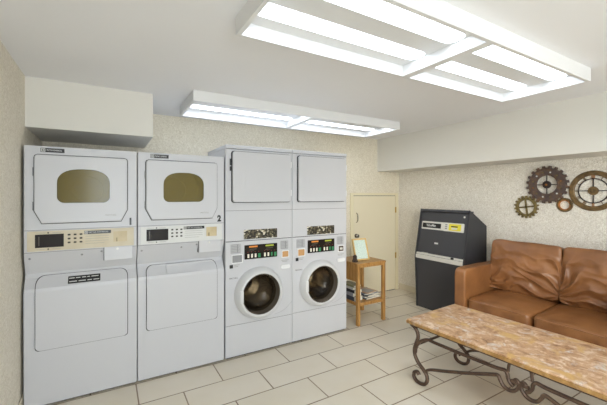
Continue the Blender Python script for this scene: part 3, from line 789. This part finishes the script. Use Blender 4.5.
# ------------------------------------------------------------------ coffee table
def coffee_table():
    t = thing('coffee_table', 'low coffee table with pink travertine top and scrolled brown iron legs', 'coffee table', (2.08, 1.905, 0), math.radians(-86.8))
    LN, W, H = 1.65, .67, .50
    link('tabletop', box(.004, LN-.004, .004, W-.004, H-.012, H, bev=.004), M['stone'], t)
    link('top_edge', box(0, LN, 0, W, H-.036, H-.011, bev=.004), M['stone_edge'], t)
    fr = bmesh.new()
    for y in (.028, W-.052): add_box(fr, .02, LN-.02, y, y+.024, H-.055, H-.036)
    for x in (.02, LN-.044): add_box(fr, x, x+.024, .052, W-.052, H-.055, H-.036)
    link('apron_frame', fr, M['iron'], t)
    # measured bar shapes: s along the length, z up (centre of the long side at s = .86)
    leg = [(.020, .452), (.046, .440), (.072, .418), (.086, .372), (.066, .310), (.052, .262), (.056, .215), (.085, .170), (.130, .135), (.160, .108), (.170, .070), (.155, .030), (.115, .012), (.070, .016), (.045, .044), (.052, .078), (.080, .090), (.095, .072)]
    upper = [(.060, .235), (.072, .290), (.110, .345), (.170, .378), (.240, .378), (.400, .378), (.560, .380), (.690, .384), (.735, .390), (.752, .375), (.758, .345), (.772, .322), (.790, .312)]
    upper2 = [(.690, .408), (.740, .408), (.755, .395)]
    lower = [(.150, .125), (.200, .158), (.320, .200), (.500, .265), (.650, .325), (.695, .338), (.708, .318), (.728, .288), (.757, .276), (.790, .284), (.815, .312), (.820, .342), (.805, .358), (.790, .348)]
    for y in (.040, W-.056):
        for mir in (0, 1):
            P = lambda pts: catmull([((LN-s) if mir else s, y, z) for s, z in pts], 5)
            bm = bmesh.new(); add_bar(bm, P(leg), .014, .0125); link('leg', bm, M['iron'], t, smooth=True)
            bm = bmesh.new(); add_bar(bm, P(upper), .012, .0105); link('upper_scroll_bar', bm, M['iron'], t, smooth=True)
            bm = bmesh.new(); add_bar(bm, P(lower), .012, .0105); link('lower_scroll_bar', bm, M['iron'], t, smooth=True)
            bm = bmesh.new(); add_bar(bm, P([(.757, .39), (.762, .43), (.766, .447)]), .010, .008); link('tie', bm, M['iron'], t, smooth=True)
        bm = bmesh.new(); add_bar(bm, [Vector((LN/2-.05, y, .343)), Vector((LN/2, y, .338)), Vector((LN/2+.05, y, .343))], .011, .010); link('collar', bm, M['iron'], t)
    for x in (.068, LN-.068):
        bm = bmesh.new(); add_bar(bm, [Vector((x, .04, .30)), Vector((x, W/2, .30)), Vector((x, W-.056, .30))], .008, .008, side=Vector((1, 0, 0))); link('end_stretcher', bm, M['iron'], t, smooth=True)
coffee_table()

# ------------------------------------------------------------------ gear wall decorations (local x = to the right along the wall, y = into the wall)
def gear_outline(r0, r1, teeth, duty=.5):
    p = []
    for k in range(teeth):
        a = 2*PI*k/teeth; w = 2*PI/teeth
        for f, r in ((0, r0), (.5-duty/2+.0, r0), (.5-duty/2+.06, r1), (.5, r1), (.5+duty/2-.06, r1), (.5+duty/2, r0)):
            p.append((r*math.cos(a+f*w), r*math.sin(a+f*w)))
    return p
def wall_gear(name, label, cat, y, z, group='gear wall decorations'):
    return thing(name, label, cat, (XR+.0015, y, z), -PI/2, group)
def spokes(n, r0, r1, w, y0, y1, a0):
    bm = bmesh.new()
    for k in range(n):
        a = a0+2*PI*k/n; c, s = math.cos(a), math.sin(a)
        pts = [(r0*c-w*s, r0*s+w*c), (r0*c+w*s, r0*s-w*c), (r1*c+w*s, r1*s-w*c), (r1*c-w*s, r1*s+w*c)]
        add_slab(bm, pts, y0, y1)
    return bm
def match(n, r): return [(r*math.cos(2*PI*i/n), r*math.sin(2*PI*i/n)) for i in range(n)]

def match_to(pts, r): return [(r*x/math.hypot(x, z), r*z/math.hypot(x, z)) for x, z in pts]
# small olive gear
g = wall_gear('small_gear', 'small olive brass gear with four spokes, lower left on the wall', 'gear wall decoration', 1.952, 1.368)
o_ = gear_outline(.108, .126, 18, .5); bm = bmesh.new(); add_ring_slab(bm, o_, match_to(o_, .080), -.020, 0); link('toothed_rim', bm, M['gear_olive'], g)
link('spokes', spokes(4, .0, .086, .008, -.018, -.006, .12), M['gear_olive'], g)
# large dark gear
g = wall_gear('large_gear', 'large dark rusted toothed gear with rivets, left of the bronze clock wheel', 'gear wall decoration', 1.742, 1.610)
o_ = gear_outline(.178, .200, 20, .55); bm = bmesh.new(); add_ring_slab(bm, o_, match_to(o_, .098), -.036, -.022); rim = link('toothed_rim', bm, M['gear_dark'], g)
bm = bmesh.new(); add_ring_slab(bm, match(48, .168), match(48, .158), -.040, -.036); add_ring_slab(bm, match(48, .108), match(48, .098), -.042, -.036); link('raised_rings', bm, M['gear_dark'], rim)
for k in range(12):
    a = 2*PI*(k+.5)/12; link('rivet', lathe([(0, -.043), (.007, -.042), (.009, -.036)], .133*math.cos(a), .133*math.sin(a), n=12), M['gear_rust' if k % 3 == 0 else 'letter'] if k % 2 == 0 else M['gear_olive'], rim)
link('spokes', spokes(4, .0, .104, .0045, -.034, -.026, 0), M['gear_black'], g)
hub = link('hub', lathe([(0, -.046), (.016, -.044), (.020, -.038), (.040, -.036), (.040, -.022), (.012, -.022), (.012, 0)], 0, 0, n=32), M['gear_black'], g)
link('hub_cap', lathe([(0, -.052), (.010, -.050), (.012, -.045)], 0, 0, n=16), M['gear_rust'], hub)
bm = bmesh.new()
for a in (.8, 2.4, 4.0, 5.6): add_box(bm, .14*math.cos(a)-.006, .14*math.cos(a)+.006, -.022, 0, .14*math.sin(a)-.006, .14*math.sin(a)+.006)
link('wall_standoff', bm, M['gear_black'], g)
# small ring
g = wall_gear('rust_ring', 'small plain rusty orange ring between the two largest wheels', 'gear wall decoration', 1.590, 1.398)
link('rim', lathe([(.072, 0), (.072, -.012), (.066, -.018), (.056, -.018), (.048, -.012), (.044, 0)], 0, 0, n=48, close=True), M['gear_bronze'], g, smooth=True)
link('inner_lip', lathe([(.052, 0), (.052, -.021), (.045, -.021), (.043, 0)], 0, 0, n=48, close=True), M['gear_rust'], g, smooth=True)
# bronze clock wheel
g = wall_gear('clock_wheel', 'large bronze skeleton clock wheel with numeral marks, rightmost on the wall', 'gear wall decoration', 1.357, 1.540)
rim = link('rim', lathe([(.196, 0), (.196, -.012), (.190, -.018), (.158, -.020), (.150, -.014), (.150, 0)], 0, 0, n=64, close=True), M['gear_bronze'], g, smooth=True)
link('numeral_ring', lathe([(.122, -.004), (.122, -.013), (.113, -.013), (.113, -.004)], 0, 0, n=64, close=True), M['gear_black'], g)
numer = ['III', 'II', 'I', 'XII', 'XI', 'X', 'IX', 'VIII', 'VII', 'VI', 'V', 'IIII']
for k in range(12):
    a = 2*PI*k/12; bm = bmesh.new(); n = min(len(numer[k]), 3)
    for q in range(n):
        off = (q-(n-1)/2)*.010; c, s = math.cos(a), math.sin(a)
        add_slab(bm, [(.117*c-(off-.002)*s, .117*s+(off-.002)*c), (.117*c-(off+.002)*s, .117*s+(off+.002)*c), (.154*c-(off+.002)*s, .154*s+(off+.002)*c), (.154*c-(off-.002)*s, .154*s+(off-.002)*c)], -.012, -.005)
    link('numeral', bm, M['gear_rust' if k in (0, 3, 9) else 'gear_bronze'], g)
link('spokes', spokes(4, 0, .118, .004, -.012, -.005, 0), M['gear_black'], g)
link('hub', lathe([(0, -.026), (.014, -.024), (.018, -.018), (.040, -.016), (.042, -.008), (.042, 0)], 0, 0, n=32), M['gear_bronze'], g, smooth=True)

# ------------------------------------------------------------------ added fill lights behind the camera, for even brightness
def area(name, loc, rot, sx, sy, watts, col=(1, 1, 1)):
    l = bpy.data.lights.new(name, 'AREA'); l.shape = 'RECTANGLE'; l.size = sx; l.size_y = sy; l.energy = watts; l.color = col
    o = bpy.data.objects.new(name, l); C.objects.link(o); o.location = loc; o.rotation_euler = rot
area('bounce_fill', (.9, -1.5, .35), (PI-math.radians(-62), 0, math.radians(-20)), 2.6, 1.0, 80, (.73, .850, 1))  # added fill light tilted upward, no such lamp in the room
area('front_fill', (.5, -3.5, 1.2), (PI/2, 0, math.radians(-22)), 1.9, 2.0, 100, (.73, .850, 1))  # added fill from the front end, no opening is built there
def aimed(name, loc, target, size, watts, col, spread):
    area(name, loc, (0, 0, 0), size, size, watts, col); o = bpy.data.objects[name]
    o.rotation_euler = (Vector(target)-Vector(loc)).to_track_quat('-Z', 'Y').to_euler(); o.data.spread = math.radians(spread)
aimed('corner_fill', (.65, -1.0, 2.05), (3.75, 3.3, .35), .6, 4.6, (1, .93, .80), 50)  # added warm fill to brighten the dim back right corner
# ------------------------------------------------------------------ camera and look
cam = bpy.data.cameras.new('camera'); co = bpy.data.objects.new('camera', cam); C.objects.link(co)
co.location = (0, 0, 1.49); co.rotation_euler = (PI/2, 0, math.radians(-30.4))
cam.sensor_width = 36; cam.lens = 36*333/607; cam.shift_y = -6.5/607; cam.clip_start = .05
sc = bpy.context.scene; sc.camera = co
w = bpy.data.worlds.new('world'); sc.world = w; w.use_nodes = True
w.node_tree.nodes['Background'].inputs[0].default_value = (.9, .95, 1, 1); w.node_tree.nodes['Background'].inputs[1].default_value = .3
sc.view_settings.view_transform = 'Standard'; sc.view_settings.look = 'None'; sc.view_settings.gamma = 1; sc.view_settings.use_curve_mapping = False
sc.view_settings.exposure = 0.56
sc.cycles.max_bounces = 10; sc.cycles.diffuse_bounces = 6; sc.cycles.transparent_max_bounces = 12
